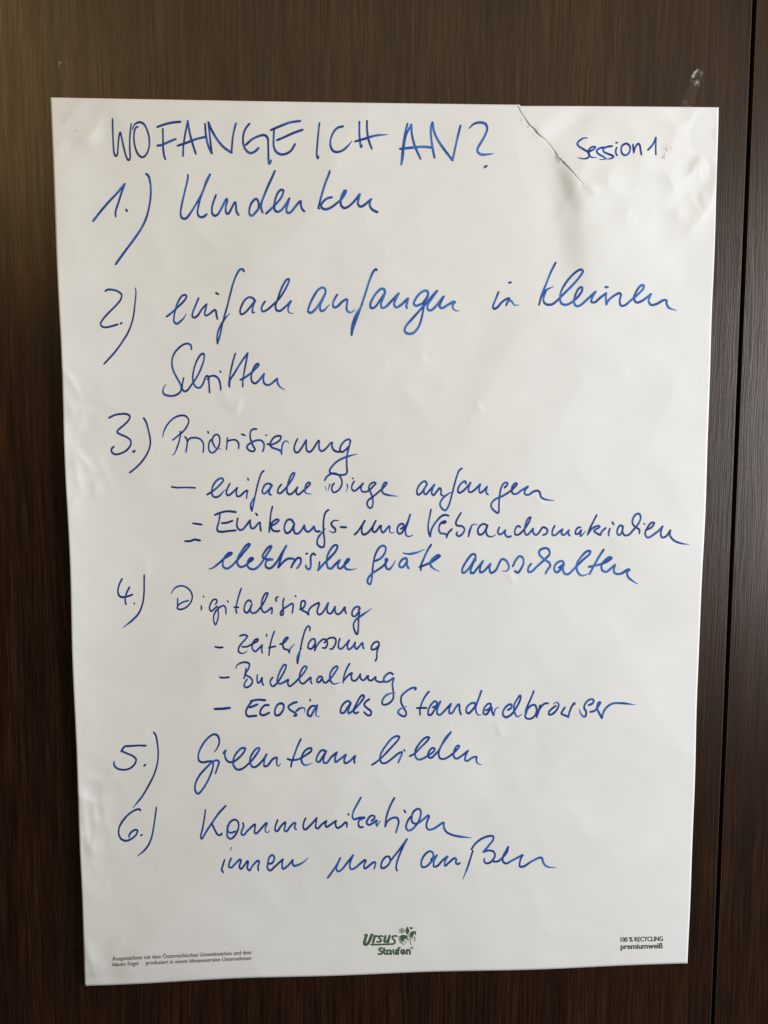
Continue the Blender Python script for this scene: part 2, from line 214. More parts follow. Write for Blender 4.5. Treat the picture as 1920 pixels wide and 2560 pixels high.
# every handwritten word: (text, crop x0, crop y0, crop width, nib factor, ink tone, strokes)
# a stroke is "x,y x,y ..." in crop units; a repeated point is a sharp turn; '~' tapers the end, '^' the start
WORDS = [
("WO",250,280,400,.88,.10,["130,70 133,200 140,360 150,435 165,458 180,440 186,380 195,275 210,210 222,250 250,380 278,475 298,500 312,480 310,400 310,260 325,118",
 "^335,185 360,130 412,105 455,125 490,190 512,280 508,370 480,440 445,468 405,450 370,380 353,290 356,210 370,165 392,152"]),
("FANGE",250,280,400,1.0,.28,["595,155 680,125 760,108 835,101","652,172 654,280 655,370 665,450 678,490","597,348 640,342 700,315 785,280",
 "862,458 866,360 880,250 905,120 910,92 910,92 930,210 955,310 995,435","805,350 900,318 1000,280 1100,257",
 "1090,120 1098,230 1120,340 1160,428 1160,428 1148,330 1135,200 1125,105 1125,105 1160,190 1220,290 1290,370 1365,420 1365,420 1372,320 1385,220 1412,115",
 "1552,120 1512,170 1487,240 1487,330 1512,390 1557,425 1607,410 1647,370","1514,340 1582,280 1652,248 1707,240 1737,265 1745,340 1747,430 1750,505 1757,538 1777,500",
 "1772,187 1872,145 1972,108 2077,92","1807,170 1802,260 1804,360 1827,410 1872,438 1922,435 1982,400 2024,332","1837,292 1912,260 2012,215 2102,183"]),
("ICH",600,280,400,1.0,.32,["825,112 812,230 800,370 797,440 808,482 815,460","~1068,148 1010,165 965,220 940,290 942,360 970,405 1010,415 1070,395 1120,350 1162,300",
 "1240,98 1238,200 1245,300 1257,365 1265,345","1318,88 1318,180 1335,290 1368,382","~1195,305 1290,278 1400,245 1530,233"]),
("AN?",960,280,400,1.08,.60,["245,118 220,220 195,370 180,545 180,545 195,480 208,360 230,240 285,130 285,130 290,230 320,350 380,485","168,382 280,370 400,360 500,368",
 "505,105 488,160 490,260 505,370 525,475","505,110 520,200 560,290 620,380 712,500 712,500 740,370 765,260 795,138",
 "^~887,168 930,125 1000,108 1055,125 1072,170 1050,240 1005,320 972,380 975,415 1010,440 1060,440 1135,432","1045,572 1065,558"]),
("Session 1",1400,320,300,.86,.25,["^~378,137 330,138 270,175 240,215 260,250 330,295 385,330 410,375 385,412 320,425 245,408",
 "~385,335 420,318 470,292 492,265 470,256 425,272 400,305 395,350 415,390 455,408 515,405",
 "~615,268 570,272 520,300 510,330 545,365 600,395 630,418 595,436 545,430","~720,250 660,258 600,290 605,325 660,355 720,378 742,395 710,420 640,428 620,425",
 "787,268 773,310 775,350 792,378","777,203 793,203","905,215 860,245 848,300 860,350 895,375 935,365 965,320 970,260 940,222 905,215 880,235",
 "1010,225 1015,290 1022,340 1022,340 1045,260 1085,215 1105,240 1115,300 1128,370","1217,303 1260,260 1300,200 1328,128 1328,128 1325,250 1327,368"]),
("1.)",200,420,400,1.05,.38,["137,550 210,455 300,350 390,255 465,165 465,165 430,260 395,370 370,450 370,505","480,430 488,448",
 "688,60 712,85 730,160 735,260 722,380 690,510 640,620 560,740 470,860 370,998"]),
("Umdenken",440,410,260,1.02,.42,["190,170 190,220 160,360 120,530 85,690 75,790 90,850 130,875 175,855 240,770 320,640 390,520 440,410 480,290 545,165 545,165 480,310 425,450 385,560 358,680 345,770 365,830 405,848 450,835 490,800",
 "640,492 600,600 575,700 580,790 620,825 670,800 730,700 800,565 812,555 820,590 795,690 800,770 820,795 850,775 900,680 945,608 958,660 965,750 1000,815",
 "1320,690 1315,600 1280,555 1230,590 1185,670 1170,760 1180,810 1212,825 1255,790 1330,690 1385,560 1450,400 1520,250 1578,112 1578,112 1510,260 1440,420 1385,560 1362,650 1365,720 1385,775",
 "1440,790 1530,705 1600,632 1673,545 1715,445 1710,418 1680,410 1630,455 1590,545 1570,650 1580,735 1620,762 1680,735 1760,635 1810,548 1810,548 1790,620 1765,700 1770,765 1800,782 1845,755 1905,680 1990,592 1995,650 2010,710 2050,757",
 "2455,109 2445,150 2390,290 2330,480 2285,650 2275,705 2288,710","2488,530 2420,545 2355,595 2320,650 2330,700 2390,722 2465,698 2555,635 2640,560 2695,480 2715,430 2698,420 2660,475 2630,575 2640,665 2690,702 2750,680 2840,600 2935,480 2935,480 2915,560 2905,635 2945,680 3010,650 3115,560 3115,560 3092,625 3100,680 3140,730 3215,768"]),
("2.)",230,650,300,.86,.05,["185,432 210,412 290,412 370,440 410,480 400,540 340,620 240,720 160,810 120,880 140,920 200,930 270,915 355,890","395,882 412,868",
 "^600,385 608,440 595,600 575,770 550,870 500,1000 420,1130 320,1270 230,1370 168,1435"]),
("einfach",400,660,380,.92,.30,["~72,575 130,530 200,465 265,400 290,355 280,338 245,345 205,400 175,480 155,570 155,630 185,652 225,625 260,590 288,540",
 "422,372 390,450 358,530 355,570 375,585 410,565 460,490 510,438 510,438 500,490 488,540 500,562 540,545 600,500 610,510 618,560 628,602","612,312 620,322 638,330",
 "918,80 905,58 875,60 840,110 800,210 765,340 730,480 695,600 655,780 628,870","~628,870 625,790 645,710 700,610 765,535",
 "1040,400 1010,370 975,362 930,390 890,460 875,520 890,550 930,530 985,470 1040,400 1040,400 1020,450 1010,500 1015,530 1028,530",
 "~1148,408 1120,450 1108,495 1125,518 1170,500 1230,450 1300,380 1360,290 1400,210 1410,165 1390,165 1350,220 1310,310 1280,400 1262,460 1275,505 1310,512 1360,475 1430,405 1430,405 1405,460 1400,510 1420,535 1455,538"]),
("anfangen",740,660,420,1.05,.62,["~290,300 290,250 262,232 220,255 170,330 130,420 122,470 145,482 190,450 240,380 285,300 285,300 265,350 240,410 245,460 270,462 300,435 330,400",
 "~408,302 380,350 365,400 380,430 415,415 460,370 505,348 505,390 500,440 520,475 550,475 582,450",
 "798,62 792,50 765,75 725,170 690,280 650,400 600,540 565,640 550,705","~550,705 550,640 570,560 610,470 665,395",
 "880,290 875,255 850,243 810,270 765,330 735,400 745,435 780,425 830,360 882,285 882,285 860,340 840,400 850,432 880,428 930,380 1015,290 1015,290 985,350 970,400 990,428 1030,410 1108,340 1108,340 1100,380 1090,415 1098,435",
 "~1255,382 1300,320 1303,275 1278,262 1225,290 1180,350 1165,395 1190,412 1230,398 1265,390 1258,450 1235,560 1200,640 1150,685 1100,685 1075,660 1090,610 1150,540 1230,450 1300,370 1350,310 1395,265 1395,265 1340,340 1300,410 1305,450 1330,458 1370,430 1460,320 1460,320 1430,380 1420,420 1445,435 1490,410 1560,372 1572,375 1550,400 1555,440 1580,460 1612,463"]),
("in",1200,640,500,.98,.45,["~155,298 130,360 108,425 120,438 145,425 180,385 230,352 245,352 230,380 218,408 218,408 240,370 262,375 285,405 325,407","243,222 256,218"]),
("kleinen",1200,640,500,1.0,.50,["630,52 590,130 550,230 510,330 490,405","~490,405 510,340 540,290 612,252",
 "~548,290 530,340 530,380 555,402 600,400 640,370 700,310 770,240 830,170 855,125 840,112 800,130 730,200 680,280 665,340 675,390 710,405 760,385 820,330 850,280 845,258 820,270 790,330 780,380 800,415 830,410 890,360 960,295 960,295 935,340 925,380 950,385 1000,345 1048,308 1048,308 1045,350 1050,402 1050,402 1065,370 1120,325 1160,308 1170,320 1160,370 1170,410 1200,410 1250,370 1320,310 1360,260 1355,240 1330,250 1295,300 1278,350 1300,385 1340,375 1420,315 1420,315 1400,370 1420,405 1460,400 1530,365 1548,370 1550,400 1570,430 1630,450","1043,258 1060,258"]),
("Schritten",390,840,340,.88,.30,["~432,165 430,120 400,95 350,98 280,145 220,220 195,310 205,400 245,490 300,590 310,640 290,690 230,725 160,730 100,710 85,675 95,630 125,585",
 "338,508 325,580 320,640 345,675 380,665 430,600 500,500 560,370 590,260 580,215 550,225 500,300 465,400 450,500 460,580 495,625 535,630 570,590 612,492 628,485 642,510 648,600 655,692",
 "628,530 660,492 720,488 765,525 785,590 792,660","783,430 792,440",
 "970,210 940,310 905,470 890,580 898,618 898,618 905,540 960,450 1040,320 1120,210 1120,210 1100,320 1075,450 1060,560 1060,620",
 "~1032,535 1080,510 1150,460 1220,395 1255,350 1245,338 1220,350 1185,410 1165,480 1170,550 1205,578 1245,555 1320,460 1320,460 1310,530 1325,580 1365,600 1410,580 1480,520 1480,520 1485,570 1510,615 1575,658"]),
("3.)",260,1020,320,.86,.10,["65,128 130,95 210,78 290,78 335,105 325,150 260,220 180,290 172,315 210,340 290,375 345,420 345,480 290,550 220,588 150,600 105,575 100,530 128,500",
 "375,560 385,572 400,550","515,130 545,180 575,280 598,390 600,470 575,560 510,670 430,760 335,838"]),
("Priorisierung",260,1020,320,.80,.20,["^762,378 775,310 820,220 900,135 990,98 1060,105 1098,155 1085,220 1030,300 960,360 892,415","~988,300 992,350 975,430 945,520 915,590 900,607 880,607",
 "1050,372 1072,400 1080,450 1070,530 1062,572","1075,470 1090,420 1120,392 1190,385 1250,405 1285,450 1292,520 1285,578","1347,303 1355,328",
 "~1388,408 1365,450 1358,520 1375,568 1410,580 1450,550 1490,490 1502,420 1490,360 1460,342 1420,370 1405,420 1420,470 1455,520 1525,530",
 "1600,385 1598,450 1587,540","1598,430 1645,416 1701,413 1737,441 1749,486 1744,529","1786,338 1828,356"]),
("Priorisierung_b",560,1040,360,.84,.25,["376,152 340,150 310,175 302,230 315,290 340,350 358,385 345,405 300,400 268,370 268,345 310,310 370,282 430,282 458,310 462,360 447,408","486,218 490,224",
 "~502,322 540,330 600,310 650,270 655,235 630,228 580,245 545,290 530,330 560,365 620,385 660,410 665,440 665,440 668,370 685,310 715,285 748,312",
 "848,262 825,310 810,370 820,410 845,422 880,390 950,275 950,275 948,340 955,395 985,415 1020,390 1090,285 1098,285 1095,340 1105,390 1130,405 1170,380 1240,305 1248,305 1245,350 1270,395 1310,412 1345,408",
 "~1450,330 1455,280 1435,268 1390,290 1350,340 1338,390 1355,415 1390,400 1445,345 1445,345 1420,450 1415,560 1418,650 1400,672 1350,680 1300,672 1230,655 1218,635 1240,590 1310,520 1400,475 1535,437"]),
("-",420,1160,400,.72,.10,["38,237 100,245 180,243 282,247"]),
("einfache",420,1160,400,.86,.30,["~405,318 460,285 530,225 575,165 560,148 520,160 475,210 455,280 465,330 500,345 540,325 580,280 605,262",
 "643,203 615,260 605,305 625,325 660,305 720,245 720,245 708,300 720,335 750,330 800,285 825,275 818,320 815,358","828,150 835,168",
 "995,70 970,95 940,180 915,280 895,380 870,488","~870,488 858,430 880,370 910,320","1080,222 1050,203 1015,210 985,255 980,295 1000,308 1035,280 1080,222 1080,222 1055,270 1050,310 1070,320",
 "~1178,210 1145,255 1140,295 1160,305 1200,275 1260,200 1310,115 1310,90 1290,100 1255,170 1235,250 1240,300 1265,315 1300,295 1345,240 1345,240 1330,290 1350,318 1390,290 1445,240 1475,205 1465,190 1440,205 1420,260 1430,300 1490,312"]),
("Dinge",790,1160,400,.82,.25,["90,170 120,125 170,98 210,100 250,130 270,180 262,230 230,275 185,295 165,265 170,225 190,200","^~95,230 108,275","~145,208 125,282","~322,210 330,240 315,285","380,147 386,152",
 "~398,178 375,220 372,255 395,280 430,260 490,200 490,200 468,245 475,280 510,290 555,270 600,225 620,200 600,190 565,210 548,250 565,290 585,340 592,390 585,440 565,458 545,445 530,410 545,375 590,340 650,290 710,235 735,195 720,190 695,220 685,265 695,300 740,320 850,335"]),
("anfangen",1020,1150,380,.88,.38,["205,255 190,232 160,240 115,290 98,350 110,380 145,360 210,262 210,262 180,320 178,365 195,375 230,340 290,268 290,268 268,320 260,360 280,385 310,350 350,305 362,330 362,375 380,388",
 "~590,90 560,115 530,190 500,300 475,400 440,510 405,550 365,520 350,480 380,420 440,370 500,342",
 "635,260 625,232 600,240 560,285 545,335 560,358 600,340 650,290 685,245 685,245 665,300 665,345 690,350 730,325 790,265 790,265 778,320 790,358 815,345 865,292 865,292 855,330 855,355 875,378",
 "~1055,302 1085,270 1085,248 1055,250 1020,300 1005,370 995,460 985,578 945,555 910,510 915,470 960,425 1040,390 1130,330 1190,265 1185,252 1160,265 1135,310 1145,365 1185,370 1235,335 1310,290 1310,290 1275,340 1280,375 1320,378 1370,345 1420,335 1440,355 1455,405 1500,430 1595,442"]),
("- (crossed)",450,1250,400,.85,.10,["135,242 180,248 225,255"]),
("- (lower)",450,1250,400,.95,.12,["55,427 110,425 150,410 207,420"]),
("Einkaufs-",450,1250,400,.92,.18,["362,155 430,128 500,117 580,125","415,150 405,220 385,300 395,322 430,330 500,322 580,315","435,240 490,235 545,215",
 "600,188 592,230 595,280 620,310 650,305 690,260 728,210 728,210 730,260 745,295 770,290 815,240 830,232 832,270 840,320","788,138 803,160",
 "960,65 945,130 935,220 925,335","928,290 960,230 1010,200 1025,210 1000,240 950,270 945,285 965,315 1000,325 1032,320",
 "1185,245 1155,205 1120,205 1090,250 1085,310 1110,345 1150,320 1188,245 1188,245 1180,300 1195,345 1230,345 1270,300 1290,262 1290,262 1300,310 1330,330 1370,300 1390,272 1400,310 1425,328 1450,322",
 "~1540,102 1510,130 1490,220 1490,330 1500,440 1490,485 1460,488 1425,455 1430,400 1470,340 1510,295","^~1643,215 1605,212 1570,240 1580,270 1610,300 1610,330 1580,335 1548,318","1668,280 1724,283"]),
("und",830,1250,400,.92,.20,["~235,360 270,325 310,265 342,215 342,215 315,270 310,330 325,358 365,345 420,280 455,215 455,215 428,270 425,325 450,330 500,270 510,265 510,310 530,338 560,310 595,270 600,280 600,325 620,342 648,335",
 "~715,300 745,275 740,250 710,250 680,290 685,340 710,350 745,310 790,215 812,150 812,150 785,240 762,320 775,370 805,378 840,362"]),
("Verbrauchsmaterialien",830,1250,400,.88,.28,["1028,95 1012,180 998,270 1005,340 1020,378 1020,378 1035,300 1085,220 1140,165 1180,155 1210,163",
 "1140,240 1175,235 1180,220 1150,225 1120,255 1110,310 1130,345 1170,350 1190,365 1190,390 1190,390 1205,345 1245,300","1340,132 1310,180 1285,240 1300,265 1345,270 1375,300 1355,350 1315,375 1292,355 1300,332",
 "1450,262 1435,310 1415,380","~1420,340 1445,275 1475,250 1510,258","~1605,260 1570,248 1530,275 1512,320 1530,360 1570,345 1615,262 1615,262 1600,320 1615,370 1659,380 1700,357"]),
("Verbrauchsmaterialien_b",1200,1240,540,.84,.30,["150,240 138,275 150,295 175,285 195,262 195,262 195,295 215,315 240,308",
 "310,240 300,230 285,235 268,270 275,298 300,295 345,250 385,185 390,162 375,170 350,220 345,280 360,300 390,275 410,250 410,250 410,280 430,300 455,280 485,240 505,245 520,265 510,290 485,300",
 "575,228 558,265 558,300 580,300 610,275 635,255 635,255 628,290 645,300 685,262 685,262 678,285 690,305","~772,240 755,243 735,270 737,292 755,290 780,262 780,262 772,310 800,285 812,270",
 "898,145 870,200 845,250 828,300","835,285 862,250 915,228 920,238 885,260 878,270 905,290 925,300 925,300 940,270 968,245","1000,250 990,280 990,305","1018,200 1028,220",
 "1100,235 1080,225 1060,250 1055,285 1070,302 1092,275 1100,235 1095,270 1110,300 1140,300 1180,260 1220,210 1236,165 1222,135 1190,150 1172,200 1190,235 1225,258 1225,290","1262,212 1264,217",
 "~1275,262 1320,240 1340,205 1320,205 1290,240 1270,290 1290,320 1330,300 1380,260 1405,232 1405,232 1390,280 1400,318 1430,310 1465,262 1465,262 1460,300 1490,340 1540,362 1605,373"]),
("elektrische",510,1350,400,.98,.45,["^55,300 90,290 150,245 220,185 280,150 290,135 265,132 225,165 198,220 200,275 235,297 280,275 340,215 420,120 475,50 470,40 440,55 390,120 350,190 350,250 380,280 420,270 470,230 510,195 500,185 475,195 455,230 455,275 490,302 530,300 580,260 640,170 700,70 695,62 670,75 620,140 608,175 640,195 708,202 708,202 660,210 640,240 645,280 680,295 720,270 760,220 800,150 855,60 855,60 820,130 785,230 770,288",
 "770,288 810,240 870,195 925,195 940,205 925,240 905,285 905,285 930,240 975,185 1000,190 1005,230 985,270 965,295","1062,142 1072,140",
 "1155,155 1135,140 1110,165 1108,220 1105,285 1085,305 1060,280 1058,262",
 "~1200,225 1195,270 1185,312 1185,312 1240,250 1310,180 1370,110 1385,60 1360,52 1320,90 1280,170 1275,240 1290,290 1320,295 1365,250 1410,208 1410,208 1390,260 1395,290 1420,295 1460,255 1500,215 1505,195 1485,205 1460,250 1470,295 1520,308 1580,297"]),
("Geräte",900,1350,400,.98,.48,["~160,218 215,190 260,130 268,80 245,58 205,75 165,140 145,210 130,320 120,420 105,460 80,440 85,400 130,345 200,300 260,250 285,200 270,195 265,240 275,290 300,305 340,265 370,210",
 "490,215 480,190 450,195 415,235 408,270 435,285 470,255 490,215 490,215 490,265 505,295","^~450,135 500,145 590,130 670,98","740,48 700,110 660,200 635,260 632,315",
 "~620,280 660,265 740,230 800,190 830,165 815,155 770,180 735,225 735,265 770,300 825,325"]),
("ausschalten",1140,1350,480,.98,.58,["~170,180 165,125 140,125 90,185 55,255 60,285 90,270 130,220 170,150 170,150 150,200 130,250 130,285 150,285 185,245 235,180 235,180 210,240 210,280 240,270 300,205 300,205 290,250 305,285 345,260 375,200 400,165 430,175 455,215 455,250 430,270 400,265",
 "492,228 515,180 550,140 575,150 585,195 565,245 535,282 510,268","650,205 625,245 628,275 650,275 700,230 770,165 810,120 800,80 770,70 725,90 720,120 760,165 810,200 815,225 790,260 775,290",
 "~890,240 930,205 925,185 895,185 860,215 850,255 870,280 905,255 935,205 935,205 925,250 940,290 970,295 1030,240 1100,170 1160,115 1160,95 1130,100 1080,150 1045,210 1050,270 1080,305 1110,305 1150,290",
 "1278,82 1240,140 1200,210 1155,295","~1150,232 1230,215 1300,190 1345,155 1330,148 1290,175 1260,215 1265,260 1300,275 1340,245 1375,215 1375,215 1365,265 1380,290 1430,290 1480,258 1500,255 1480,280 1490,320 1530,355 1572,380"]),
("4.)",280,1430,320,.88,.08,["132,88 100,150 80,220 82,280 110,320 160,325 220,310 265,292","228,195 200,250 178,310 172,370 182,420","290,400 288,415","~418,38 418,150 415,280 400,400 350,530 270,620 145,720"]),
("Digitalisierung",280,1430,320,.76,.20,["^768,275 810,215 870,182 950,190 1020,250 1042,330 1010,410 950,465 880,485 848,470 855,440 900,400 990,370","852,342 850,400 852,450",
 "1155,440 1163,465 1155,492","1188,312 1188,328","1340,418 1362,385 1350,355 1315,360 1280,410 1265,470 1285,508 1325,480 1365,445 1375,480 1378,580 1360,650 1342,685 1322,640 1320,570 1345,510 1400,455 1450,435 1475,470 1478,545","1500,375 1508,390"]),
("Digitalisierung_b",560,1460,400,.84,.25,["180,45 155,120 130,220 125,270 132,302","108,240 150,242",
 "285,190 265,168 235,185 212,240 215,285 240,298 270,260 290,210 290,210 275,270 290,300 330,295 390,230 440,140 455,95 440,92 410,130 390,200 395,270 420,295 460,275 495,245 500,270 495,310","558,132 540,150 545,182",
 "622,148 612,200 615,270 612,315 595,325 588,300 610,265 660,230 710,203 718,215 715,260 708,302","742,122 746,132",
 "788,262 820,250 845,200 830,172 805,185 798,235 810,270 850,290 878,318 878,318 880,275 910,235 960,205 985,195 988,210 972,260 970,300 990,318 1020,300 1060,240 1083,195 1083,195 1070,260 1080,300 1110,305 1155,235 1155,235 1155,290 1180,315 1220,290 1255,240 1255,270 1268,305",
 "~1395,270 1410,255 1395,235 1360,245 1330,290 1335,330 1360,335 1395,295 1405,285 1398,340 1395,430 1390,500 1380,522 1355,480 1345,420 1370,370 1430,325 1532,255"]),
("- (Zeiterfassung)",520,1560,460,.85,.10,["65,205 95,212 133,210"]),
("Zeiterfassung",520,1560,460,.82,.20,["~290,108 320,98 355,108 340,135 300,180 278,215 278,250 305,265 335,258 358,240","310,205 350,205 400,180 450,150 450,135 430,140 405,170 400,220 425,248 455,225 490,190 490,190 485,230 490,262","530,92 530,112",
 "600,65 580,120 560,200 550,285","550,215 610,200","~650,183 690,165 722,125 715,118 690,140 675,185 690,225 725,235 733,260 733,260 745,220 785,180",
 "918,62 920,30 905,18 880,50 855,130 835,220 808,358","~808,358 805,310 825,250 850,215","970,170 960,135 935,140 905,185 905,215 930,225 960,190 970,165 965,200 963,240 963,240 980,200 1020,150 1050,135 1070,150 1078,180 1060,215 1035,215",
 "1050,170 1090,130 1140,125 1155,150 1145,190 1120,225 1102,225","1190,130 1178,180 1180,215 1200,225 1240,190 1275,145 1275,145 1258,195 1268,230 1300,210 1330,165 1330,165 1325,205 1340,225 1375,190 1395,168 1398,200 1405,222",
 "1545,185 1535,160 1505,165 1475,205 1478,230 1510,225 1545,190 1545,190 1525,250 1522,310 1510,333"]),
("- (Buchhaltung)",520,1640,480,.82,.10,["103,183 130,188 182,183"]),
("Buchhaltung",520,1640,480,.84,.32,["^243,112 248,85 285,60 335,55 358,70 350,110 325,150 325,150 330,165 365,185 385,215 375,245 335,272 315,262 320,230 340,200","330,105 322,150 312,195",
 "428,162 425,205 435,235 455,215 468,185 468,225 478,252","560,185 540,215 545,250 565,262 600,230 640,170 670,110 675,78 660,75 635,110 605,180 600,225 620,240 660,225 695,205 690,235 705,262 740,240 790,190 840,130 855,95 840,88 815,110 790,180 795,220 820,240 855,215 890,185 888,215 898,238",
 "~985,180 970,175 945,200 945,225 965,225 990,185 990,185 995,215 1015,232 1050,205 1100,140 1122,100 1115,88 1085,105 1055,160 1060,215 1090,242 1140,228","1225,65 1200,110 1175,180 1168,232",
 "1172,215 1205,175 1245,145 1240,170 1245,205 1270,215 1305,180 1318,155 1318,155 1320,195 1345,210 1385,170 1385,200 1410,212 1450,180 1450,180 1452,210 1490,225 1530,218",
 "~1600,160 1580,145 1545,160 1520,195 1525,222 1560,220 1605,190 1595,240 1603,320 1600,370 1560,412 1515,420 1505,395 1530,350 1570,325 1625,318"]),
("- (Ecosia)",520,1640,480,1.05,.10,["58,458 130,455 190,448"]),
("Ecosia",520,1640,480,.96,.28,["370,390 430,378 495,382","378,395 345,440 328,490 345,520 375,520 420,515","360,445 400,430 428,418","525,425 495,425 460,460 452,500 480,512 530,490",
 "645,410 610,415 580,465 585,510 615,510 650,465 655,425 635,405","768,398 730,410 695,440 710,465 750,490 765,510 745,518","~765,475 800,450 835,452 838,470 832,490","884,375 884,388","~920,430 895,435 865,475 865,510 885,520 925,455 945,425 935,480 935,515 965,525"]),
("als",520,1640,480,.92,.32,["1235,410 1215,390 1185,400 1150,450 1150,490 1175,490 1210,440 1235,410 1215,460 1215,495 1250,475 1320,400 1350,350 1340,338 1320,350 1280,420 1258,475 1275,495 1300,485",
 "1395,372 1360,400 1350,420 1375,450 1410,480 1405,510 1380,512 1350,485"]),
("Standardbrowser",940,1710,400,.90,.35,["~405,62 415,42 380,40 310,80 265,130 262,190 290,250 315,300 300,335 260,325 230,295 245,265 320,232","550,78 510,130 475,200 458,260 458,322","425,250 470,248 525,248",
 "590,243 625,225 632,195 615,178 580,205 545,270 545,320 570,320 620,250 670,180 670,180 640,250 635,305 660,322 700,290 780,205 780,205 762,260 765,305 790,300 830,240 862,210 868,270 882,318",
 "~1030,235 1025,198 990,200 945,240 938,285 960,305 1000,270 1040,210 1095,70 1095,70 1060,170 1035,250 1045,300 1065,322 1095,318",
 "~1140,275 1185,245 1190,205 1165,205 1125,250 1115,300 1140,318 1175,280 1200,240 1205,290 1222,325 1222,325 1240,260 1278,238",
 "~1370,270 1405,245 1405,212 1370,220 1325,270 1318,315 1345,345 1400,320 1460,240 1500,150 1498,118 1470,150 1435,220 1440,300 1470,340 1515,310"]),
("Standardbrowser_b",1240,1730,360,.86,.38,["438,-12 410,60 370,150 345,220 345,260 345,260 365,200 410,155 450,150 470,200 455,265 410,305 355,305 338,280 338,260","512,150 490,220 470,293","480,260 510,190 560,135 600,130",
 "~690,158 650,190 612,230 615,262 650,255 705,200 725,145 705,118 660,140","795,178 765,225 755,250 780,262 835,287 835,287 850,230 880,160 908,125 905,145",
 "~1072,152 1115,130 1128,95 1100,82 1050,110 1020,160 1020,190 1040,225 1035,275 1015,285 980,250 963,200","~1090,230 1140,215 1190,150 1205,120 1190,118 1170,150 1172,200 1200,260 1222,302 1222,302 1240,235 1280,175 1340,135 1430,128 1605,147"]),
("5.)",270,1820,300,.84,.10,["525,245 420,242 300,250 235,255 185,318 185,318 260,350 340,385 388,430 375,490 310,555 220,578 130,560 85,510 85,465","500,525 518,505",
 "~632,58 660,100 685,220 695,350 685,480 640,640 560,800 470,950 345,1105"]),
("Greenteam",470,1820,430,.90,.32,["^255,232 285,190 303,130 285,72 245,62 180,110 120,200 100,270 108,315 140,332 200,322 240,325 240,380 210,470 150,580 95,635 70,600 72,540 110,460 180,380 240,325 280,312 300,325 285,380 265,438",
 "~342,245 365,215 358,240 362,290 390,325 430,328 490,290 550,215 550,195 520,195 470,240 440,300 440,360 475,400 520,395 590,340 650,270 690,205 688,192 660,200 620,250 600,300 605,350 630,378 670,365 730,300 760,252 760,252 738,310 738,370 765,365 820,300 858,285 858,320 860,358 875,368 897,340",
 "1090,105 1060,170 1030,250 1000,340 995,378","~962,298 1000,310 1070,300 1140,260 1190,220 1190,195 1170,195 1130,220 1098,280 1100,330 1130,358 1200,338",
 "1330,240 1315,215 1285,220 1245,280 1242,320 1265,328 1300,280 1335,222 1335,222 1310,290 1312,335 1340,335 1385,280 1438,235 1438,235 1420,290 1425,330 1455,310 1525,258 1525,258 1508,310 1515,340 1555,325 1615,270 1605,300 1608,338"]),
("bilden",860,1820,380,.88,.38,["308,402 350,375 420,315 510,220 590,130 605,95 580,88 530,110 460,190 405,280 395,340 415,382 460,380 530,330 600,275 635,262 630,290 610,340 592,378","658,240 662,250",
 "~720,308 770,280 840,210 910,140 930,105 915,98 870,120 810,190 780,250 785,320 815,345 860,335 920,300 985,250 990,225 970,218 940,240 920,280 925,318 955,325 1000,285 1040,240 1070,180 1110,110 1168,45 1168,45 1100,140 1050,220 1035,290 1050,330 1090,338 1150,310 1220,250 1260,200 1250,190 1225,205 1200,260 1200,310 1225,335 1270,315 1355,248 1355,248 1330,300 1325,355 1350,358 1400,325 1448,315 1445,350 1460,385 1505,403"]),
("6.)",270,1980,300,.86,.15,["448,258 440,240 400,242 310,290 220,380 160,480 150,580 185,650 250,675 320,650 390,590 408,530 380,522 330,550 298,590 290,628","458,600 470,590","~670,208 655,330 630,500 600,640 550,750 480,830 405,888"]),
("Kommunikation",480,1970,400,.88,.30,["140,225 130,310 110,420 92,505 100,528 150,450 210,360 280,260 350,185","208,370 240,440 270,485 300,485 310,470",
 "370,390 365,450 370,505 400,528 440,500 475,440 485,380 470,340 440,328 400,350 375,400 375,450 400,465 450,450",
 "~530,362 535,400 515,450 515,480 535,488 580,440 650,378 655,378 652,430 650,465 670,470 710,430 775,362 778,370 762,420 765,455 785,462 808,440",
 "890,330 865,400 865,440 885,448 920,400 965,355 970,355 965,400 960,440 980,450 1020,400 1065,360 1075,370 1065,410 1080,430",
 "1180,312 1160,360 1155,410 1175,432 1220,395 1295,312 1295,312 1285,370 1285,410 1305,420 1345,380 1395,342 1395,342 1385,380 1395,405 1430,385 1495,340 1495,340 1490,385 1510,415 1550,395 1598,355 1608,370 1605,408","1620,268 1626,280"]),
("Kommunikation_b",830,1970,360,.90,.48,["335,108 290,190 245,280 240,340 260,362 310,345 375,338","375,345 320,370 305,405 320,450 358,450",
 "~455,380 490,350 490,325 455,318 415,360 400,400 425,425 480,400 520,372 512,410 520,438 520,438 560,375","722,112 680,190 635,310 620,380 615,445 615,445 640,385 700,345 750,345 770,385 760,440 737,515",
 "835,258 848,282","~908,328 870,390 855,450 875,488 920,480 990,400 1025,310 1020,255 990,240 940,275 920,340 925,390 960,412 1000,400 1110,315 1110,315 1120,330 1100,380 1090,440 1110,478 1170,470 1280,400 1290,400 1290,450 1320,505 1400,545 1605,575"]),
("innen",530,2090,400,.90,.30,["132,245 115,300 102,350 118,378","~205,118 188,152","200,230 180,280 178,320 200,328 240,290 295,242 300,260 285,320 300,342 340,300 372,258 375,280 368,330 390,358 420,310 480,255 490,270 478,320 482,360",
 "~590,290 625,280 648,230 630,198 600,215 580,280 578,335 605,358 650,320 735,242 735,242 728,300 738,342 780,315 840,248 840,248 835,280 850,308 890,302 950,270 995,230"]),
("und",800,2070,300,.90,.42,["108,690 160,620 220,530 260,460 283,415 283,415 245,500 228,560 245,600 290,585 370,490 460,375 460,375 425,460 412,530 435,570 490,550 560,490 630,440 635,455 610,520 620,562 670,530 740,475 765,475 765,510 750,565",
